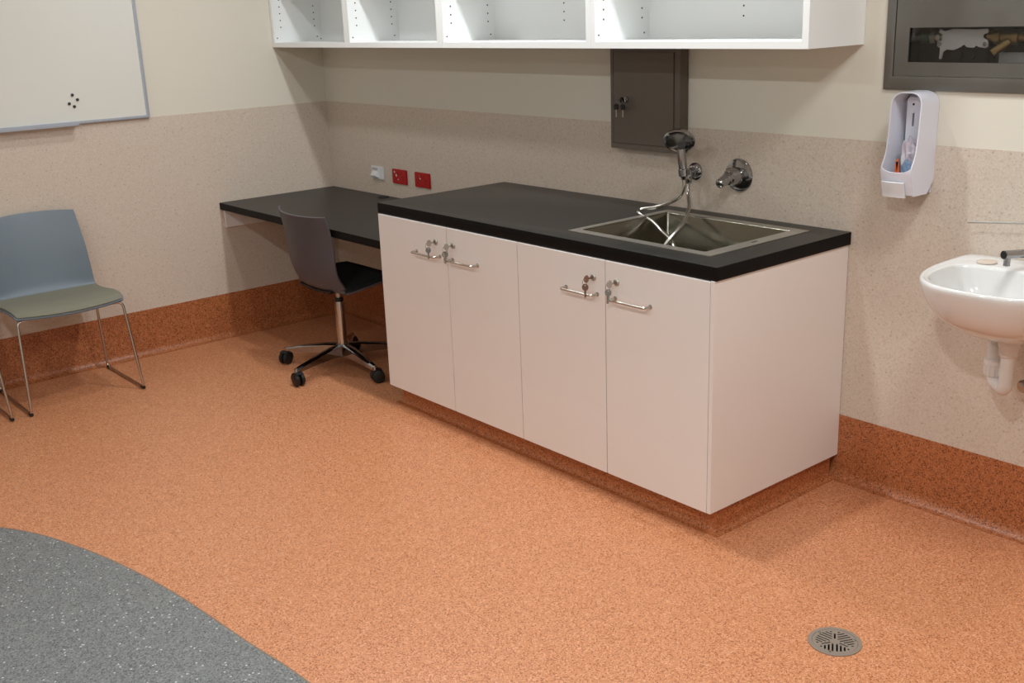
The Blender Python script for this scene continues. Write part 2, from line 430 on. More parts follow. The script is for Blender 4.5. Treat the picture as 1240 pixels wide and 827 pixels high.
# ------------------------------------------------------------------ desk
DTZ = .734
t = thing('desk', 'black wall-fixed desk top in the corner on white support rails', 'desk', (.75, -.35, 0))
def P(name, bm, m, par, sm=35):
    o = obj(name, bm, m, par, sm); o.location = -par.location; return o
edge_faces(P('desk_top', B((.0022, -.705, DTZ-.036, 1.536, -.0022, DTZ), bev=.0012), M['black'], t), M['blackedge'])
P('side_rail', B((.0022, -.686, DTZ-.134, .020, -.020, DTZ-.0365), bev=.0008), M['lam'], t)
P('back_rail', B((.0022, -.020, DTZ-.134, 1.530, -.0022, DTZ-.0365), bev=.0008), M['lam'], t)
g = lathe(bmesh.new(), [(.030, 0), (.032, .002), (.030, .004), (.024, .004), (.022, .002), (.0, .0022)], (.577, -.044, DTZ), (0,0,1), 32)
P('cable_grommet', g, M['rubber'], t)

# ------------------------------------------------------------------ open wall cabinets
BT = .024; WZ0, WZ1 = 1.512, 2.22; WY = -.301
WX = [.003, .7485, 1.5015, 2.429, 3.380]
labels = ['white open wall cabinet in the corner, leftmost of the row', 'white open wall cabinet second from the left, above the power sockets',
          'wide white open wall cabinet directly left of the rightmost one', 'wide white open wall cabinet at the right end, above the shower head']
def holes_side(x, s, ys, zs, bm):
    for (y, z) in [(y, z) for y in ys for z in zs]:
        lathe(bm, [(.0034, 0), (.0034, .0006), (.0026, .0007)], (x, y, z), (s,0,0), 10, mi=1)
for i in range(4):
    x0, x1 = WX[i]+.0004, WX[i+1]-.0004
    t = thing('open_wall_cabinet', labels[i], 'wall cabinet', ((x0+x1)/2, -.15, WZ0), group=None)
    zs = [1.613+.0345*k for k in range(-0, 5)]
    bm = B((x0, WY, WZ0, x0+BT, -.001, WZ1), bev=.0006, seg=1)
    holes_side(x0+BT, 1, (-.256, -.052), zs, bm); holes_side(x0+BT, 1, (-.282, -.040), (1.558,), bm)
    if i == 0: holes_side(x0+BT, 1, (-.018,), (1.545,), bm)
    P('side_panel', bm, [M['lam2'], M['dark']], t)
    P('side_panel', B((x1-BT, WY, WZ0, x1, -.001, WZ1), bev=.0006, seg=1), M['lam2'], t)
    P('bottom_panel', B((x0+BT, WY+.0005, WZ0, x1-BT, -.001, WZ0+BT), bev=.0004, seg=1), M['lam2'], t)
    P('top_panel', B((x0+BT, WY+.0005, WZ1-BT, x1-BT, -.001, WZ1)), M['lam2'], t)
    bm = B((x0+BT, -.012, WZ0+BT, x1-BT, -.001, WZ1-BT))
    if i > 1:
        hx = {2: 1.977, 3: 2.902}[i]
        for z in [1.61+.034*k for k in range(5)]: lathe(bm, [(.0034, 0), (.0034, .0006), (.0026, .0007)], (hx, -.012, z), (0,-1,0), 10, mi=1)
    P('back_panel', bm, [M['lam2'], M['dark']], t)
    P('shelf', B((x0+BT+.001, WY+.012, 1.848, x1-BT-.001, -.013, 1.868), bev=.0005, seg=1), M['lam2'], t)

# ------------------------------------------------------------------ key cabinet on the wall
t = thing('key_cabinet', 'dark brown metal key cabinet on the wall under the shelves', 'key cabinet', (2.463, 0, 1.31))
kx0, kx1, kz0, kz1, ky = 2.281, 2.645, 1.113, 1.509, -.050
P('housing', B((kx0, ky+.004, kz0, kx1, -.0020, kz1), bev=.003), M['brown'], t)
P('front_frame', plate(rect(kx0, kz0, kx1, kz1, .004, 3), [rect(kx0+.014, kz0+.020, kx1-.026, kz1-.02)], .006, (0, ky+.003, 0), ((1,0,0),(0,0,1))), M['brown'], t)
P('door', B((kx0+.016, ky-.001, kz0+.023, kx1-.032, ky+.003, kz1-.022), bev=.001), M['brown'], t)
P('lock', lathe(bmesh.new(), [(.0115, 0), (.0115, .006), (.009, .008), (.0, .008)], (2.368, ky-.001, 1.306), (0,-1,0), 24), M['chrome'], t)
t = thing('key_ring', 'black-headed keys hanging from the lock of the brown key cabinet', 'keys', (2.368, ky-.009, 1.306))
bm = lathe(bmesh.new(), [(.0, 0), (.011, .0006), (.011, .004), (.0, .0046)], (-.0022, -.016, 0), (1,0,0), 20)
obj('inserted_key', bm, M['rubber'], t)
bm = tube(bmesh.new(), [(-.004+.013*math.sin(a), -.024, -.008+.013*math.cos(a)) for a in [2*PI*i/24 for i in range(24)]], .001, 6, closed=True)
obj('split_ring', bm, M['chrome'], t)
for dx, dz in ((-.024, -.014), (.012, -.014)):
    bm = lathe(bmesh.new(), [(.0, 0), (.012, .0006), (.012, .004), (.0, .0046)], (dx, -.022, dz-.012), (0,-1,0), 20)
    h = obj('hanging_key', bm, M['rubber'], t)
    b = B((dx-.0028, -.0250, dz-.052, dx+.0028, -.0235, dz-.022), bev=.0004)
    obj('key_blade', b, M['steel'], h)

# ------------------------------------------------------------------ power outlets
def gpo(x0, x1, z0, z1, m, label, white=False):
    t = thing('power_outlet', label, 'power outlet', ((x0+x1)/2, -.002, (z0+z1)/2), group='power outlets above the desk')
    cx, cz = (x0+x1)/2, (z0+z1)/2
    P('face_plate', B((x0, -.011, z0, x1, -.002, z1), bev=.0025), m, t)
    for s in (-1, 1):
        bm = bmesh.new(); ox = cx+s*.034
        for (dx, dz, a) in ((-.0075, .004, .5), (.0075, .004, -.5), (0, -.010, 0)):
            b = B((-.0013, -.0004, -.0045, .0013, .0001, .0045))
            bmesh.ops.transform(b, matrix=Matrix.Translation((ox+dx, -.0111, cz-.004+dz)) @ Matrix.Rotation(a, 4, 'Y'), verts=b.verts)
            tt = bpy.data.meshes.new('t'); b.to_mesh(tt); b.free(); bm.from_mesh(tt); bpy.data.meshes.remove(tt)
        P('socket', bm, M['dark'], t)
        P('rocker_switch', B((cx+s*.012-.005, -.0135, cz+.010, cx+s*.012+.005, -.0108, cz+.027), bev=.0008), m, t)
    return t, cx, cz
t, cx, cz = gpo(.622, .752, .810, .886, M['red'], 'red double power outlet, middle of the three plates over the desk')
P('indicator', B((cx-.045, -.0118, cz+.018, cx-.036, -.0110, cz+.027), (cx-.030, -.0118, cz+.0, cx-.020, -.0110, cz+.012), (cx-.012, -.0118, cz-.018, cx-.006, -.011, cz-.012), bev=.0003), M['white'], t)
t, cx, cz = gpo(.826, .956, .810, .886, M['red'], 'red double power outlet nearest the bench, rightmost of the three plates')
P('indicator', B((cx-.020, -.0118, cz+.004, cx-.010, -.0110, cz+.020), bev=.0003), M['white'], t)
t = thing('data_outlet', 'white wall outlet with an angled port, leftmost plate over the desk', 'data outlet', (.482, -.002, .852))
P('face_plate', B((.424, -.011, .817, .540, -.002, .886), bev=.0025), M['white'], t)
bm = bmesh.new()     # angled shutter hood
V = [bm.verts.new(p) for p in ((.436,-.011,.858),(.492,-.011,.858),(.498,-.011,.826),(.436,-.011,.826),(.440,-.030,.838),(.484,-.030,.838),(.470,-.026,.828),(.440,-.026,.828))]
for f in ((0,1,5,4),(1,2,6,5),(2,3,7,6),(3,0,4,7),(4,5,6,7),(0,3,2,1)): bm.faces.new([V[k] for k in f])
P('port_hood', bm, M['white'], t, 20)
P('port', B((.442, -.0302, .8290, .462, -.0262, .8355)), M['edge'], t)
P('label_window', B((.436, -.0116, .866, .486, -.0105, .876)), M['edge'], t)

# ------------------------------------------------------------------ hand shower set over the sink
t = thing('hand_shower', 'chrome hand shower on a wall bracket with its hose hanging into the sink', 'shower', (2.690, -.002, 1.045))
C = M['chrome']
P('wall_flange', lathe(bmesh.new(), [(.0, 0), (.033, 0), (.033, .006), (.028, .012), (.020, .016), (.0, .016)], (2.684, -.0018, 1.046), (0,-1,0), 32), C, t)
bm = lathe(bmesh.new(), [(.017, 0), (.018, .020), (.016, .024), (.018, .028), (.018, .058), (.012, .064), (0, .065)], (2.684, -.014, 1.046), (.28,-1,0), 24)
lathe(bm, [(.0135, .0), (.0145, .006), (.0145, .030), (.011, .036)], (2.699, -.064, 1.044), (.10,0,-1), 20)
P('outlet_elbow', bm, C, t)
bm = tube(bmesh.new(), [(2.699, -.066, 1.050), (2.720, -.100, 1.058), (2.738, -.128, 1.060)], [.011, .010, .012], 16)
lathe(bm, [(.0155, 0), (.0175, .002), (.0185, .026), (.0165, .028)], (2.750, -.146, 1.050), (-.06,-.03,1), 24)
P('handset_holder', bm, C, t)
hb = Vector((2.7515, -.145, 1.038)); ht = Vector((2.742, -.152, 1.150))
bm = tube(bmesh.new(), [hb, hb.lerp(ht,.12), hb.lerp(ht,.3), hb.lerp(ht,.7), ht], [.0095, .0125, .0150, .0165, .0150], 20)
hs = P('handset', bm, C, t)
hn = Vector((.40, -.62, -.67)).normalized(); hc = Vector((2.739, -.158, 1.182))
bm = lathe(bmesh.new(), [(.0, -.026), (.022, -.025), (.044, -.018), (.056, -.006), (.0585, .002), (.056, .009), (.051, .011), (.048, .008), (.0, .007)], hc, hn, 40)
h2 = obj('shower_head', bm, C, hs)
bm = lathe(bmesh.new(), [(.0, .0), (.043, .0), (.044, .0015), (.0, .002)], hc+hn*.0075, hn, 40)
x_, y_, z_ = frame(hn)
for k, rr in ((6, .012), (12, .024), (18, .036)):
    for i in range(k):
        a = 2*PI*i/k; lathe(bm, [(.0013, 0), (.001, .0012)], hc+hn*.008+(x_*math.cos(a)+y_*math.sin(a))*rr, hn, 6, mi=1)
o = newmesh('spray_face', bm, [M['chrome'], M['dark']], hs, 35)
hose = [(2.7515, -.145, 1.040), (2.752, -.146, 1.008), (2.730, -.155, .968), (2.655, -.175, .932), (2.592, -.195, .918), (2.586, -.212, .911), (2.603, -.225, .905),
        (2.668, -.225, .884), (2.728, -.240, .857), (2.791, -.262, .838), (2.850, -.295, .800), (2.895, -.325, .740), (2.890, -.345, .700), (2.840, -.360, .688), (2.780, -.355, .692), (2.755, -.340, .715),
        (2.775, -.320, .775), (2.800, -.292, .830), (2.806, -.240, .870), (2.792, -.185, .898), (2.760, -.125, .932), (2.712, -.076, .972), (2.7025, -.065, 1.012)]
P('hose', tube(bmesh.new(), spline(hose, 8), .0074, 12), M['chrome2'], t)

# wall mixer
t = thing('wall_mixer', 'chrome wall mixer with a round plate, right of the hand shower', 'mixer tap', (2.905, -.002, 1.046))
c0 = Vector((2.892, -.0018, 1.049))
P('wall_plate', lathe(bmesh.new(), [(.0, 0), (.061, 0), (.062, .003), (.059, .008), (.050, .011), (.0, .011)], c0, (0,-1,0), 48), C, t)
P('body', lathe(bmesh.new(), [(.031, .0), (.031, .030), (.029, .034), (.029, .046), (.024, .056), (.012, .061), (.0, .062)], c0+Vector((0,-.010,0)), (0,-1,0), 40), C, t)
P('lever', tube(bmesh.new(), spline([c0+Vector(p) for p in ((0,-.046,-.002), (.002,-.066,-.004), (.004,-.090,-.009), (.006,-.112,-.014), (.006,-.126,-.018))], 6), 
   [.024]*5+[.0225]*5+[.0195]*5+[.0175]*6+[.0165,.0145,.011,.006], 20), C, t)

# ------------------------------------------------------------------ soap dispenser (empty of soap, small packets inside)
def dispenser():
    x0, x1, z0, z1 = 3.548, 3.652, 1.062, 1.374
    t = thing('soap_dispenser', 'white plastic soap dispenser with an open front on the wall beside the steel panel', 'soap dispenser', ((x0+x1)/2, -.002, z0))
    cx = (x0+x1)/2; hw = (x1-x0)/2; R_ = .036
    def arch(s, ins=0):
        # s 0..1 around the arch: left side up, over, right side down
        pts = [(x0+ins, z0), (x0+ins, z1-R_)]
        for k in range(1, 9):
            a = PI-k/8*PI/2; pts.append((x0+R_+(R_-ins)*math.cos(a), z1-R_+(R_-ins)*math.sin(a)))
        for k in range(0, 9):
            a = PI/2-k/8*PI/2; pts.append((x1-R_+(R_-ins)*math.cos(a), z1-R_+(R_-ins)*math.sin(a)))
        pts.append((x1-ins, z0))
        L = [0]
        for a, b in zip(pts, pts[1:]): L.append(L[-1]+math.dist(a, b))
        d = s*L[-1]
        for i in range(len(pts)-1):
            if d <= L[i+1]+1e-9:
                f = (d-L[i])/(L[i+1]-L[i]+1e-12); return (pts[i][0]+(pts[i+1][0]-pts[i][0])*f, pts[i][1]+(pts[i+1][1]-pts[i][1])*f)
        return pts[-1]
    def depth(z):
        h = (z-z0)/(z1-z0)
        tab = [(0,.112),(.12,.124),(.24,.134),(.29,.133),(.34,.122),(.42,.112),(.6,.104),(.9,.098),(1,.094)]
        for a, b in zip(tab, tab[1:]):
            if h <= b[0]+1e-9: return a[1]+(b[1]-a[1])*(h-a[0])/(b[0]-a[0])
        return tab[-1][1]
    def back(z):     # lower back corner slopes forward
        h = (z-z0)/(z1-z0); return .002+max(0, .12-h)/.12*.035
    def f(u, v):
        x, z = arch(u); d0 = back(z); d1 = depth(z)
        tp = 1-.03*v
        return (cx+(x-cx)*tp, -(d0+(d1-d0)*v), z)
    P('cover', surf(f, 64, 10, .0035), M['dispw'], t, 40)
    P('back_plate', plate([arch(i/60, .004) for i in range(61)], [], .004, (0, -.0055, 0), ((1,0,0),(0,0,1))), M['dispw'], t)
    # inner carrier plate with slot and screw
    bm = plate(rect(x0+.016, z0+.085, x1-.010, z1-.018, .014), [rect(cx-.016, z0+.205, cx-.009, z0+.245)], .003, (0, -.030, 0), ((1,0,0),(0,0,1)))
    P('inner_plate', bm, M['dispw'], t)
    P('inner_screw', lathe(bmesh.new(), [(.0, 0), (.0035, 0), (.0035, .001), (0, .0012)], (cx-.014, -.0316, z0+.272), (0,-1,0), 14), M['dark'], t)
    # lower front tray: curved front wall from the bottom up to the scooped lip
    def g(u, v):
        s = 2*u-1; x = cx+s*(hw-.001)*.97
        z = z0+(.074+.014*abs(s)**3)*v+.004*(1-v)
        return (x, -(depth(z)+.006*(1-s*s)*(1 if v > .5 else .6+.8*v)), z)
    P('front_tray', surf(g, 16, 10, .0035), M['dispw'], t, 40)
    P('tray_floor', B((x0+.003, -.118, z0+.040, x1-.003, -.010, z0+.044)), M['dispw'], t)
    def pb(u, v):
        s = 2*u-1; x = cx-.006+s*.038; z = z0-.004+.048*v
        return (x, -(depth(max(z, z0))+.011+.005*(1-s*s)), z)
    P('push_button', surf(pb, 12, 6, .006), M['white'], t, 40)
    P('bottom', B((x0+.004, -.108, z0+.002, x1-.004, -.036, z0+.006), bev=.001), M['dispw'], t)
    # packets kept inside
    random.seed(3)
    def crumple(cx, cy, cz, sx, sy, sz, amp):
        bm = bmesh.new(); bmesh.ops.create_icosphere(bm, subdivisions=3, radius=1)
        for v in bm.verts:
            k = 1+amp*(random.random()-.5); v.co = Vector((cx+v.co.x*sx*k, cy+v.co.y*sy*k, cz+v.co.z*sz*k))
        return bm
    zb = z0+.044
    tag(obj('plastic_pouch', crumple(cx+.008, -.066, zb+.066, .030, .022, .062, .5), M['pouch'], None, 10), 'cloudy crumpled plastic pouch inside the soap dispenser', 'pouch')
    bm = bmesh.new()
    for (dx, a, h) in ((-.026, .10, .066), (-.012, -.14, .058)):
        b = B((-.005, -.0012, 0, .005, .0012, h), bev=.0008)
        bmesh.ops.transform(b, matrix=Matrix.Translation((cx+dx, -.094, zb)) @ Matrix.Rotation(a, 4, 'Y'), verts=b.verts)
        lab = ('orange slim sachet at the left inside the soap dispenser', 'orange slim sachet leaning right inside the soap dispenser')[dx > -.02]
        tag(obj('orange_sachet', b, M['orange']), lab, 'sachet')
    bm.free()
    tag(obj('blue_sachet', crumple(cx+.018, -.100, zb+.034, .019, .008, .033, .3), M['blue'], None, 10), 'blue crumpled sachet at the right inside the soap dispenser', 'sachet')
dispenser()

# ------------------------------------------------------------------ steel valve panel let into the wall
t = thing('valve_panel', 'brushed steel wall panel with a window showing pipes and valves', 'wall panel', (3.94, 0, 1.7))
P('outer_frame', plate(rect(PX0, PZ0, PX1, PZ1, .002, 2), [rect(PX0+.0295, PZ0+.042, PX1-.0295, PZ1-.042)], .010, (0, -.0045, 0), ((1,0,0),(0,0,1)), bev=.001), M['steelpanel'], t)
d = P('door', plate(rect(PX0+.0315, PZ0+.044, PX1-.0315, PZ1-.044, .002, 2), [rect(wx0, wz0, wx1, wz1, .002, 2)], .006, (0, -.0030, 0), ((1,0,0),(0,0,1))), M['steelpanel'], t)
hx0, hx1, hz0, hz1 = PX0+.052, PX1-.052, PZ0+.052, PZ1-.052
P('recess_box', B((hx0, .100, hz0, hx1, .102, hz1), (hx0, .001, hz0, hx0+.002, .100, hz1), (hx1-.002, .001, hz0, hx1, .100, hz1), (hx0, .001, hz0, hx1, .100, hz0+.002), (hx0, .001, hz1-.002, hx1, .100, hz1)), M['dark'], t)
P('window_pane', B((wx0-.006, .0012, wz0-.006, wx1+.006, .0032, wz1+.006)), mat('clear_acrylic', (235,235,235), .02, trans=1, ior=1.45), t)
y = .045
br = [(3.625,1.556),(3.640,1.550),(3.668,1.556),(3.745,1.554),(3.776,1.556),(3.778,1.545),(3.764,1.540),(3.763,1.531),(3.778,1.522),(3.781,1.506),(3.772,1.500),(3.752,1.503),(3.744,1.508),(3.735,1.501),(3.716,1.503),(3.705,1.510),(3.695,1.503),(3.673,1.494),(3.650,1.496),(3.640,1.489),(3.636,1.468),(3.628,1.468),(3.629,1.500),(3.618,1.507),(3.620,1.518),(3.634,1.524),(3.634,1.540),(3.622,1.545)]
P('mounting_bracket', plate(br, [], .004, (0, y-.020, 0), ((1,0,0),(0,0,1))), M['zinc'], t)
for (px, pz) in ((3.627, 1.511), (3.771, 1.512)):
    P('bracket_bolt', lathe(bmesh.new(), [(.0, 0), (.006, 0), (.006, .003), (.0, .005)], (px, y-.022, pz), (0,-1,0), 14), M['chrome'], t)
bm = tube(bmesh.new(), [(3.515, y, 1.531), (3.640, y, 1.531)], .013, 20)
lathe(bm, [(.020, 0), (.020, .016)], (3.588, y, 1.531), (1,0,0), 6); lathe(bm, [(.017, 0), (.017, .010)], (3.612, y, 1.531), (1,0,0), 20)
P('pipe', bm, M['steel'], t)
bm = lathe(bmesh.new(), [(.0, 0), (.016, .0), (.019, .006), (.019, .026), (.016, .032), (.0, .032)], (3.552, y, 1.531), (1,0,0), 20)
P('green_valve', bm, M['green'], t)
bm = lathe(bmesh.new(), [(.0, 0), (.016, 0), (.016, .020), (.022, .022), (.022, .040), (.018, .042), (.018, .075), (.023, .077), (.023, .095), (.015, .097), (.015, .3)], (3.770, y, 1.531), (1,0,0), 20)
lathe(bm, [(.0, 0), (.011, 0), (.012, .012), (.012, .040), (.013, .055), (.006, .060), (.0, .060)], (3.842, y-.014, 1.520), (-.55, -.2, -.45), 18)
P('brass_strainer', bm, M['brass'], t)
bm = B((3.640, .052, 1.431, 3.770, .096, 1.499), bev=.006)
lathe(bm, [(.0, 0), (.015, .0), (.015, .010), (.0, .010)], (3.675, .052, 1.480), (0,-1,0), 16); lathe(bm, [(.0, 0), (.010, .0), (.010, .010), (.0, .010)], (3.720, .052, 1.476), (0,-1,0), 16)
P('valve_body', bm, M['rubber'], t)
P('rear_bracket', B((3.785, .086, 1.431, 3.990, .094, 1.485), bev=.001), M['zinc'], t)

# ------------------------------------------------------------------ washbasin
def basin():
    cx, W2, D, Z = 4.037, .238, .470, .892
    t = thing('washbasin', 'white ceramic wall-hung washbasin right of the bench', 'washbasin', (cx, -.003, 0))
    N = 72
    def outline(k):           # angle param: front bow, straight sides, square back
        a = 2*PI*k/N
        c, s = math.cos(a), math.sin(a)
        e = 2.0 if s < 0 else 9.0
        ex = 2.35
        x = W2*math.copysign(abs(c)**(2/(3.1 if s < 0 else 14.0)), c)
        y = math.copysign(abs(s)**(2/(2.25 if s < 0 else 9.0)), s)
        y = -.150 + (.1470*y if s >= 0 else (D-.150)*y)
        return x, y
    def inner(k):
        a = 2*PI*k/N; c, s = math.cos(a), math.sin(a)
        x = (W2-.034)*math.copysign(abs(c)**(2/(2.9 if s < 0 else 3.6)), c)
        y = math.copysign(abs(s)**(2/(2.3 if s < 0 else 4.5)), s)
        return x, -.235+(.105*y if s >= 0 else (D-.235-.036)*y)
    bm = bmesh.new(); rings = []
    def ring(fn): rings.append([bm.verts.new(Vector(fn(k))) for k in range(N)])
    def outer(s, z, yc=-.17):
        def fn(k):
            x, y = outline(k)
            yy = y*(.35+.65*s) if s > .55 else (y*(.35+.65*.55)*(s/.55) + yc*(1-s/.55))
            if y > -.01 and s > .5: yy = y
            return (cx+x*s, min(yy, -.003), z)
        return fn
    for s, z in ((.10, .704), (.20, .705), (.38, .713), (.56, .731), (.72, .758), (.84, .785), (.925, .822), (.972, .853), (.992, .872), (.999, .882)):
        ring(outer(s, z))
    def lerp(f, z):
        def fn(k):
            xo, yo = outline(k); xi, yi = inner(k)
            x = xo+(xi-xo)*f; yv = yo+(yi-yo)*f
            return (cx+x, min(yv, -.003), z)
        return fn
    for f, z in ((.03, .8895), (.12, .892), (.35, .892), (.50, .8885), (.62, .8865), (.90, .886), (.98, .884)): ring(lerp(f, z))
    def inn(s, z, yc=-.235):
        def fn(k):
            x, y = inner(k); return (cx+x*s, yc+(y-yc)*s, z)
        return fn
    for s, z in ((1.0, .876), (.975, .852), (.93, .825), (.85, .795), (.70, .765), (.48, .748), (.25, .741), (.10, .739)): ring(inn(s, z))
    for a, b in zip(rings, rings[1:]):
        for i in range(N): bm.faces.new((a[i], a[(i+1)%N], b[(i+1)%N], b[i]))
    bm.faces.new(rings[0]); bm.faces.new(rings[-1])
    P('bowl', bm, M['ceramic'], t, 70)
    P('waste', lathe(bmesh.new(), [(.0, 0), (.024, 0), (.030, .002), (.030, .004), (.022, .003), (.0, .002)], (cx, -.235, .739), (0,0,1), 28), M['chrome'], t)
    P('tap_hole_cover', lathe(bmesh.new(), [(.0, 0), (.026, 0), (.029, .0020), (.0285, .0052), (.018, .0075), (.0, .008)], (3.893, -.090, .8862), (0,0,1), 32), M['cover'], t)
    # trap
    t = thing('basin_trap', 'white plastic waste trap hanging under the washbasin', 'waste pipe', (cx, -.2, .6))
    tx, ty = 4.046, -.222
    bm = lathe(bmesh.new(), [(.0, .7035), (.030, .7035), (.030, .690), (.026, .682), (.026, .662), (.023, .658), (.0195, .657), (.0195, .570)], (tx, ty, 0), (0,0,1), 28)
    P('tailpiece', bm, M['pvc'], t)
    bx, by = 3.978, -.160
    bm = tube(bmesh.new(), fillet([(tx, ty, .600), (tx, ty, .552), (bx, by, .552), (bx, by, .610)], .030, 8), .0192, 20)
    P('trap_bend', bm, M['pvc'], t)
    bm = lathe(bmesh.new(), [(.0195, .568), (.025, .572), (.026, .600), (.026, .606), (.029, .607), (.029, .622), (.023, .626), (.020, .664), (.017, .670)], (bx, by, 0), (0,0,1), 28)
    for k in range(12):
        a = 2*PI*k/12; lathe(bm, [(.003, .574), (.003, .602)], (bx+.025*math.cos(a), by+.025*math.sin(a), 0), (0,0,1), 6)
    P('union_nut', bm, M['pvc'], t)
    P('wall_outlet', tube(bmesh.new(), fillet([(bx, by, .655), (bx, by, .672), (bx, -.003, .672)], .016, 8), .0165, 20), M['pvc'], t)
    # stop valve
    t = thing('stop_valve', 'small chrome stop valve on the wall behind the white waste trap', 'valve', (4.07, -.003, .56))
    bm = lathe(bmesh.new(), [(.0, 0), (.028, 0), (.027, .004), (.012, .007), (.012, .050), (.017, .051), (.017, .075), (.009, .077), (.009, .095), (.019, .096), (.021, .112), (.0, .114)], (4.052, -.0022, .540), (0,-1,0), 24)
    lathe(bm, [(.013, 0), (.013, .020), (.006, .022), (.006, .160)], (4.052, -.063, .540), (0,0,1), 16)
    P('valve_body', bm, M['chrome'], t)
    # tap
    t = thing('basin_tap', 'chrome basin tap with a long lever standing on the washbasin', 'tap', (4.04, -.08, .887))
    bx, by = 4.034, -.085
    P('body', lathe(bmesh.new(), [(.0, 0), (.026, 0), (.026, .006), (.021, .009), (.021, .095), (.019, .100), (.0, .101)], (bx, by, .8865), (0,0,1), 32), M['chrome'], t)
    d = Vector((-.30, -.95, .06)).normalized(); s0 = Vector((bx, by, .937)); s1 = s0+d*.125
    bm = tube(bmesh.new(), [s0, s1], .0125, 24)
    P('spout', bm, M['chrome'], t)
    P('aerator', lathe(bmesh.new(), [(.0, 0), (.0095, .0), (.0095, .024), (.0, .024)], s1-d*.014+Vector((0,0,-.008)), (0,0,-1), 20), M['chrome'], t)
    P('spout_cap', lathe(bmesh.new(), [(.0, 0), (.0115, 0), (.0105, .0012), (.0, .0014)], s1, d, 24), M['rubber'], t)
    bm = tube(bmesh.new(), [(bx+.004, by-.002, 1.0225), (3.829, -.100, 1.0035)], .0036, 10)
    lathe(bm, [(.0, 0), (.017, 0), (.016, .030), (.010, .036), (.0, .037)], (bx, by, .9885), (0,0,1), 24)
    P('lever', bm, M['steel'], t)
    return t
basin()

# ------------------------------------------------------------------ whiteboard and magnets
t = thing('whiteboard', 'large whiteboard with an aluminium frame on the left wall', 'whiteboard', (0, -1.8, 1.65))
y0, y1, z0, z1 = -2.526, -1.026, 1.209, 2.11
P('board', B((.006, y0+.006, z0+.006, .016, y1-.006, z1-.006)), M['board'], t)
P('frame', plate(rect(y0, z0, y1, z1, .003, 2), [rect(y0+.017, z0+.014, y1-.017, z1-.014)], .018, (.0112, 0, 0), ((0,1,0),(0,0,1)), bev=.002), M['alu'], t)
P('pen_tray', B((.021, -2.2, z0-.004, .055, -1.39, z0+.001), (.051, -2.2, z0+.001, .055, -1.39, z0+.010), bev=.001), M['alu'], t)
mags = [(-1.391, 1.346), (-1.370, 1.323), (-1.411, 1.307), (-1.389, 1.292)]
ml = ['topmost of four small dark round magnets on the whiteboard', 'rightmost of four small dark round magnets on the whiteboard',
      'leftmost of four small dark round magnets on the whiteboard', 'lowest of four small dark round magnets on the whiteboard']
for (a, b), lb in zip(mags, ml):
    o = obj('magnet', lathe(bmesh.new(), [(.0, 0), (.0065, 0), (.0070, .001), (.0070, .0045), (.006, .0055), (.0, .0055)], (0,0,0), (1,0,0), 24), M['magnet'])
    o.location = (.0162, a, b); tag(o, lb, 'magnet', 'magnets on the whiteboard')

# ------------------------------------------------------------------ visitor chairs
def visitor_chair(loc):
    t = thing('visitor_chair', 'slate blue chair with grey-green seat pad and chrome sled legs, by the left wall', 'chair', loc, 0, 'visitor chairs by the left wall')
    # local: x forward, y left, origin on floor at the centre of the sled
    # profile of the shell (x, z) from seat front to back top
    prof = [(.228,.426),(.185,.443),(.09,.447),(.0,.441),(-.09,.437),(-.150,.446),(-.176,.475),(-.190,.53),(-.208,.62),(-.228,.71),(-.252,.795),(-.262,.825)]
    def hwid(v):
        tab = [(.240,),(.249,),(.252,),(.250,),(.246,),(.241,),(.236,),(.232,),(.226,),(.218,),(.210,),(.207,)]
        return interp(tab, v)[0]
    def f(u, v):
        s = 2*u-1; x, z = interp(prof, v); hw = hwid(v)
        seat = max(0, 1-v*2.2); backw = max(0, (v-.5)*2)
        x += -.050*s*s*seat + .035*s*s*min(1, backw*2)
        z += -.010*backw*s*s + .004*s*s*seat
        return (x, s*hw, z)
    P2 = lambda name, bm, m, sm=50: obj(name, bm, m, t, sm)
    P2('shell', surf(f, 24, 44, .009), M['slate'])
    def g(u, v):
        s = 2*u-1; vv = .012+v*.445; x, z = interp(prof, vv); hw = hwid(vv)-.006
        seat = max(0, 1-vv*2.2)
        e = min(1, (1-abs(s))*9)*min(1, v*9)*min(1, (1-v)*9)
        return (x+.002-.050*s*s*seat, s*hw, z+.004*s*s*seat+.008+.006*e)
    P2('seat_pad', surf(g, 28, 24, .009), M['olive'])
    fr = lambda s: fillet([(.155, 0, .424), (.165, s*.17, .424), (.172, s*.236, .420), (.238, s*.258, .010), (-.225, s*.258, .010), (-.190, s*.232, .420), (-.165, s*.17, .424), (-.16, 0, .424)], .024, 6)
    for s in (-1, 1):
        P2('sled_leg', tube(bmesh.new(), fr(s), .0062, 12), M['chrome2'])
        for x in (.225, -.212):
            P2('glide', lathe(bmesh.new(), [(.0075, 0), (.0085, .003), (.0085, .024), (.0075, .027)], (x-.0135, s*.258, .0095), (1,0,0), 16), M['rubber'])
    return t
# chair: back to the left wall, facing +x
vc = visitor_chair((.292, -1.690, 0))
vc2 = copy_tree(vc); vc2.location = (.292, -2.288, 0)
vc2['label'] = 'second visitor chair at the left edge, only its chrome sled legs in view'

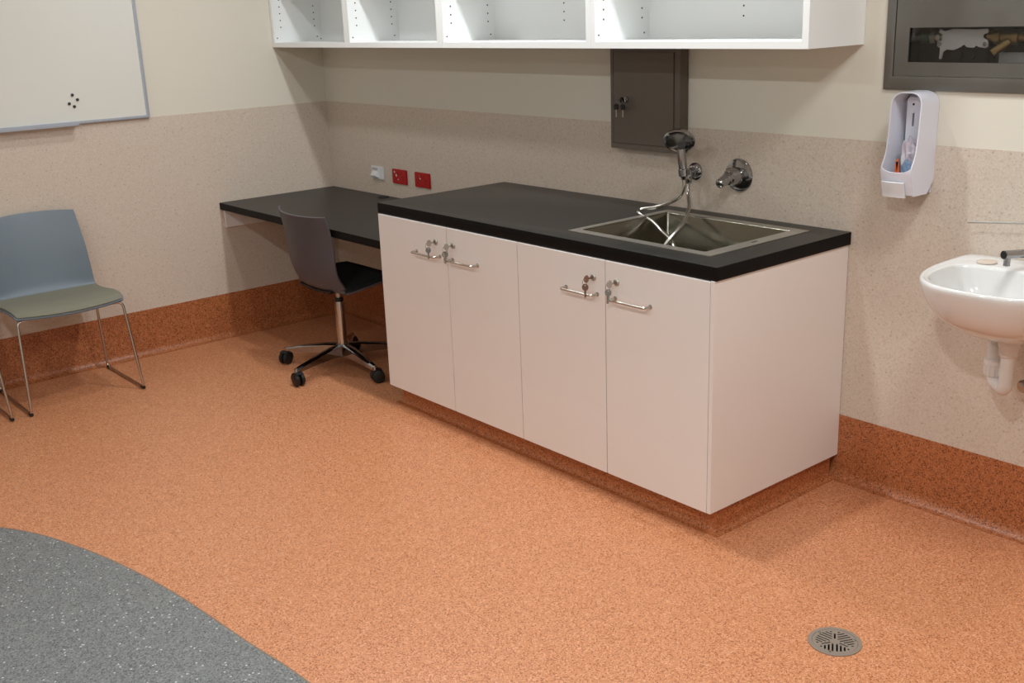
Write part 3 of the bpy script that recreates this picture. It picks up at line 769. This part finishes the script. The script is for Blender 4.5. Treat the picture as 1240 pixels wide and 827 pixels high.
# ------------------------------------------------------------------ office chair
def office_chair(loc, rz):
    t = thing('office_chair', 'charcoal shell office chair on castors pulled up to the black desk', 'office chair', loc, rz)
    P2 = lambda name, bm, m, par=t, sm=50: obj(name, bm, m, par, sm)
    prof = [(.225,.430),(.19,.447),(.10,.443),(.0,.432),(-.065,.424),(-.112,.428),(-.146,.455),(-.165,.51),(-.180,.60),(-.193,.69),(-.207,.76),(-.215,.792)]
    wt = [(.19,),(.225,),(.236,),(.235,),(.226,),(.212,),(.206,),(.208,),(.212,),(.215,),(.214,),(.210,)]
    wing = lambda v: .055*max(0, min(1, (v-.42)*3))+.040*math.exp(-((v-.53)/.10)**2)
    def f(u, v):
        s = 2*u-1; y, z = interp(prof, v); hw = interp(wt, v)[0]
        seat = max(0, 1-v*2.2); b = max(0, min(1, (v-.42)*3))
        return (s*hw, y-.03*s*s*seat+wing(v)*abs(s)**2.2, z+.010*s*s*seat+.012*(abs(s)**6)*max(0, v-.8)*5*(s < 0 and 1 or .2))
    P2('shell', surf(f, 24, 44, .009), M['oshell'])
    def g(u, v):
        s = 2*u-1; vv = .012+v*.47; y, z = interp(prof, vv); hw = interp(wt, vv)[0]-.004
        seat = max(0, 1-vv*2.2); b = max(0, min(1, (vv-.42)*3))
        e = min(1, (1-abs(s))*6)*min(1, v*6)*min(1, (1-v)*6)
        return (s*hw, y-.03*s*s*seat+wing(vv)*abs(s)**2.2, z+.010*s*s*seat+.009+.010*e)
    P2('seat_pad', surf(g, 24, 24, .012), M['ofab'])
    bm = B((-.09, -.10, .404, .09, .10, .418), bev=.005)
    P2('mounting_plate', bm, M['rubber'])
    P2('under_seat_shell', surf(lambda u, v: ((2*u-1)*.14*(1-.1*v), -.125+.27*v, .414+.010*(2*u-1)**2+.004*(2*v-1)**2), 12, 12, .010), M['rubber'])
    P2('gas_lift', lathe(bmesh.new(), [(.0, .34), (.014, .34), (.014, .405), (.0, .405)], (0,0,0), (0,0,1), 24), M['steel'])
    P2('lift_collar', lathe(bmesh.new(), [(.019, .338), (.021, .341), (.021, .352), (.019, .356)], (0,0,0), (0,0,1), 24), M['rubber'])
    P2('column', lathe(bmesh.new(), [(.0, .10), (.0245, .10), (.0235, .32), (.0215, .338), (.0, .338)], (0,0,0), (0,0,1), 28), M['chrome2'])
    P2('hub', lathe(bmesh.new(), [(.0, .050), (.018, .050), (.020, .056), (.026, .075), (.034, .085), (.036, .112), (.030, .124), (.0, .124)], (0,0,0), (0,0,1), 28), M['chrome'])
    for k in range(5):
        a = math.radians(-76+72*k)-rz
        d = Vector((math.cos(a), math.sin(a), 0)); n = Vector((-d.y, d.x, 0)); Rr = .315
        bm = bmesh.new(); rings = []
        for (r, zt, zb, hw) in ((.02, .124, .064, .024), (.09, .120, .072, .023), (.2, .104, .070, .019), (.29, .088, .064, .015), (Rr, .082, .062, .013)):
            rings.append([bm.verts.new(d*r+n*s*hw+Vector((0,0,z))) for s, z in ((-1, zb), (1, zb), (1, zt-.006), (.5, zt), (-.5, zt), (-1, zt-.006))])
        for p, q in zip(rings, rings[1:]):
            for i in range(6): bm.faces.new((p[i], p[(i+1)%6], q[(i+1)%6], q[i]))
        bm.faces.new(rings[0]); bm.faces.new(rings[-1])
        arm = P2('base_arm', bm, M['chrome'], t, 30)
        c = d*Rr
        lathe_s = lathe(bmesh.new(), [(.0, .052), (.0095, .052), (.0095, .080), (.007, .084), (.0, .084)], c, (0,0,1), 18)
        P2('stem', lathe_s, M['chrome'], arm)
        # twin-wheel castor with hood
        b2 = random.uniform(0, 2*PI); ad = Vector((math.cos(b2), math.sin(b2), 0)); off = Vector((-ad.y, ad.x, 0))*.012
        bm = bmesh.new()
        for s in (-1, 1):
            lathe(bm, [(.0, -.010), (.024, -.010), (.0305, -.007), (.0315, 0), (.0305, .007), (.024, .010), (.0, .010)], c+off+ad*s*.0135+Vector((0,0,.0318)), ad, 24)
        cs = P2('castor', bm, M['rubber'], arm)
        def hood(u, v):
            th = -.2+u*2.4; return c+off+ad*(v*2-1)*.020+Vector((off.x, off.y, 0)).normalized()*(-.034*math.cos(th))+Vector((0,0,.0318+.0345*math.sin(th)))
        b3 = surf(hood, 14, 4, .002)
        me = bpy.data.meshes.new('t'); b3.to_mesh(me); b3.free(); bmx = bmesh.new(); bmx.from_mesh(cs.data); bmx.from_mesh(me); bmx.to_mesh(cs.data); bmx.free(); bpy.data.meshes.remove(me)
    return t
office_chair((.940, -.578, 0), 0)

# ------------------------------------------------------------------ floor drain
t = thing('floor_drain', 'round stainless steel floor drain in the orange floor', 'drain', (DR[0], DR[1], 0), math.radians(34))
P2 = lambda name, bm, m, par=t, sm=35: obj(name, bm, m, par, sm)
P2('drain_ring', plate(circle(0,0,.0705,48), [circle(0,0,.0600,48)], .0030, (0,0,.0010)), M['drain'])
slots = []
def slot(cx, cy, L, a, w=.0042):
    u = (math.cos(a), math.sin(a)); n = (-u[1], u[0]); P_ = []
    for (s, q) in ((-1,-1),(1,-1),(1,1),(-1,1)):
        P_.append((cx+u[0]*s*L/2+n[0]*q*w/2, cy+u[1]*s*L/2+n[1]*q*w/2))
    return P_
for k in range(3):       # three ribs, parallel slots on both sides of each
    a = k*2*PI/3-PI/2; ca, sa = math.cos(a), math.sin(a)
    for j in (-4, -3, -2, -1, 1, 2, 3, 4):
        tt = (abs(j)-.42)*.0098*math.copysign(1, j); r0 = abs(tt)*.58+.0085; r1 = math.sqrt(max(.0, .050**2-tt**2))
        if r1-r0 < .006: continue
        rm = (r0+r1)/2
        slots.append(slot(ca*rm-sa*tt, sa*rm+ca*tt, r1-r0, a, .0046))
    slots.append(slot(-ca*.026, -sa*.026, .026, a, .0046))
P2('grate', plate(circle(0,0,.0592,48), slots, .0024, (0,0,.0010)), M['drain'])
P2('drain_cup', lathe(bmesh.new(), [(.0665, -.0006), (.0640, -.004), (.062, -.06), (.0, -.06)], (0,0,0), (0,0,1), 40, cap=False), M['dark'])
for k in range(3):
    a = k*2*PI/3+.3; P2('screw', lathe(bmesh.new(), [(.0, 0), (.0035, 0), (.003, .0008), (0, .0009)], (.0545*math.cos(a), .0545*math.sin(a), .0022), (0,0,1), 12), M['chrome'])

# ------------------------------------------------------------------ downlight fittings (the lamps above sit in them)
emis = bpy.data.materials.new('lit_diffuser'); emis.use_nodes = True
bs = emis.node_tree.nodes['Principled BSDF']; bs.inputs['Emission Color'].default_value = (*LIGHT_COL, 1); bs.inputs['Emission Strength'].default_value = 3.0
wh = ['over the desk', 'over the left half of the bench', 'over the bench sink', 'over the washbasin', 'second row, nearest the left wall', 'second row, middle', 'second row, right', 'third row, left', 'third row, right']
for (x, y, dd, wt_), lo, wl in zip(DOWN, AREAS, wh):
    t = thing('ceiling_downlight', 'round white recessed downlight in the ceiling '+wl, 'ceiling light', (x, y, CEIL), group='ceiling downlights')
    obj('bezel', plate(circle(0,0,dd/2+.018,40), [circle(0,0,dd/2,40)], .010, (0,0,-.0055)), M['white'], t)
    obj('diffuser', lathe(bmesh.new(), [(0, -.006), (dd/2-.001, -.006), (dd/2-.001, -.0005), (0, -.0005)], (0,0,0), (0,0,1), 40), emis, t)
    lo.parent = t; lo.location = (0, 0, -.02)
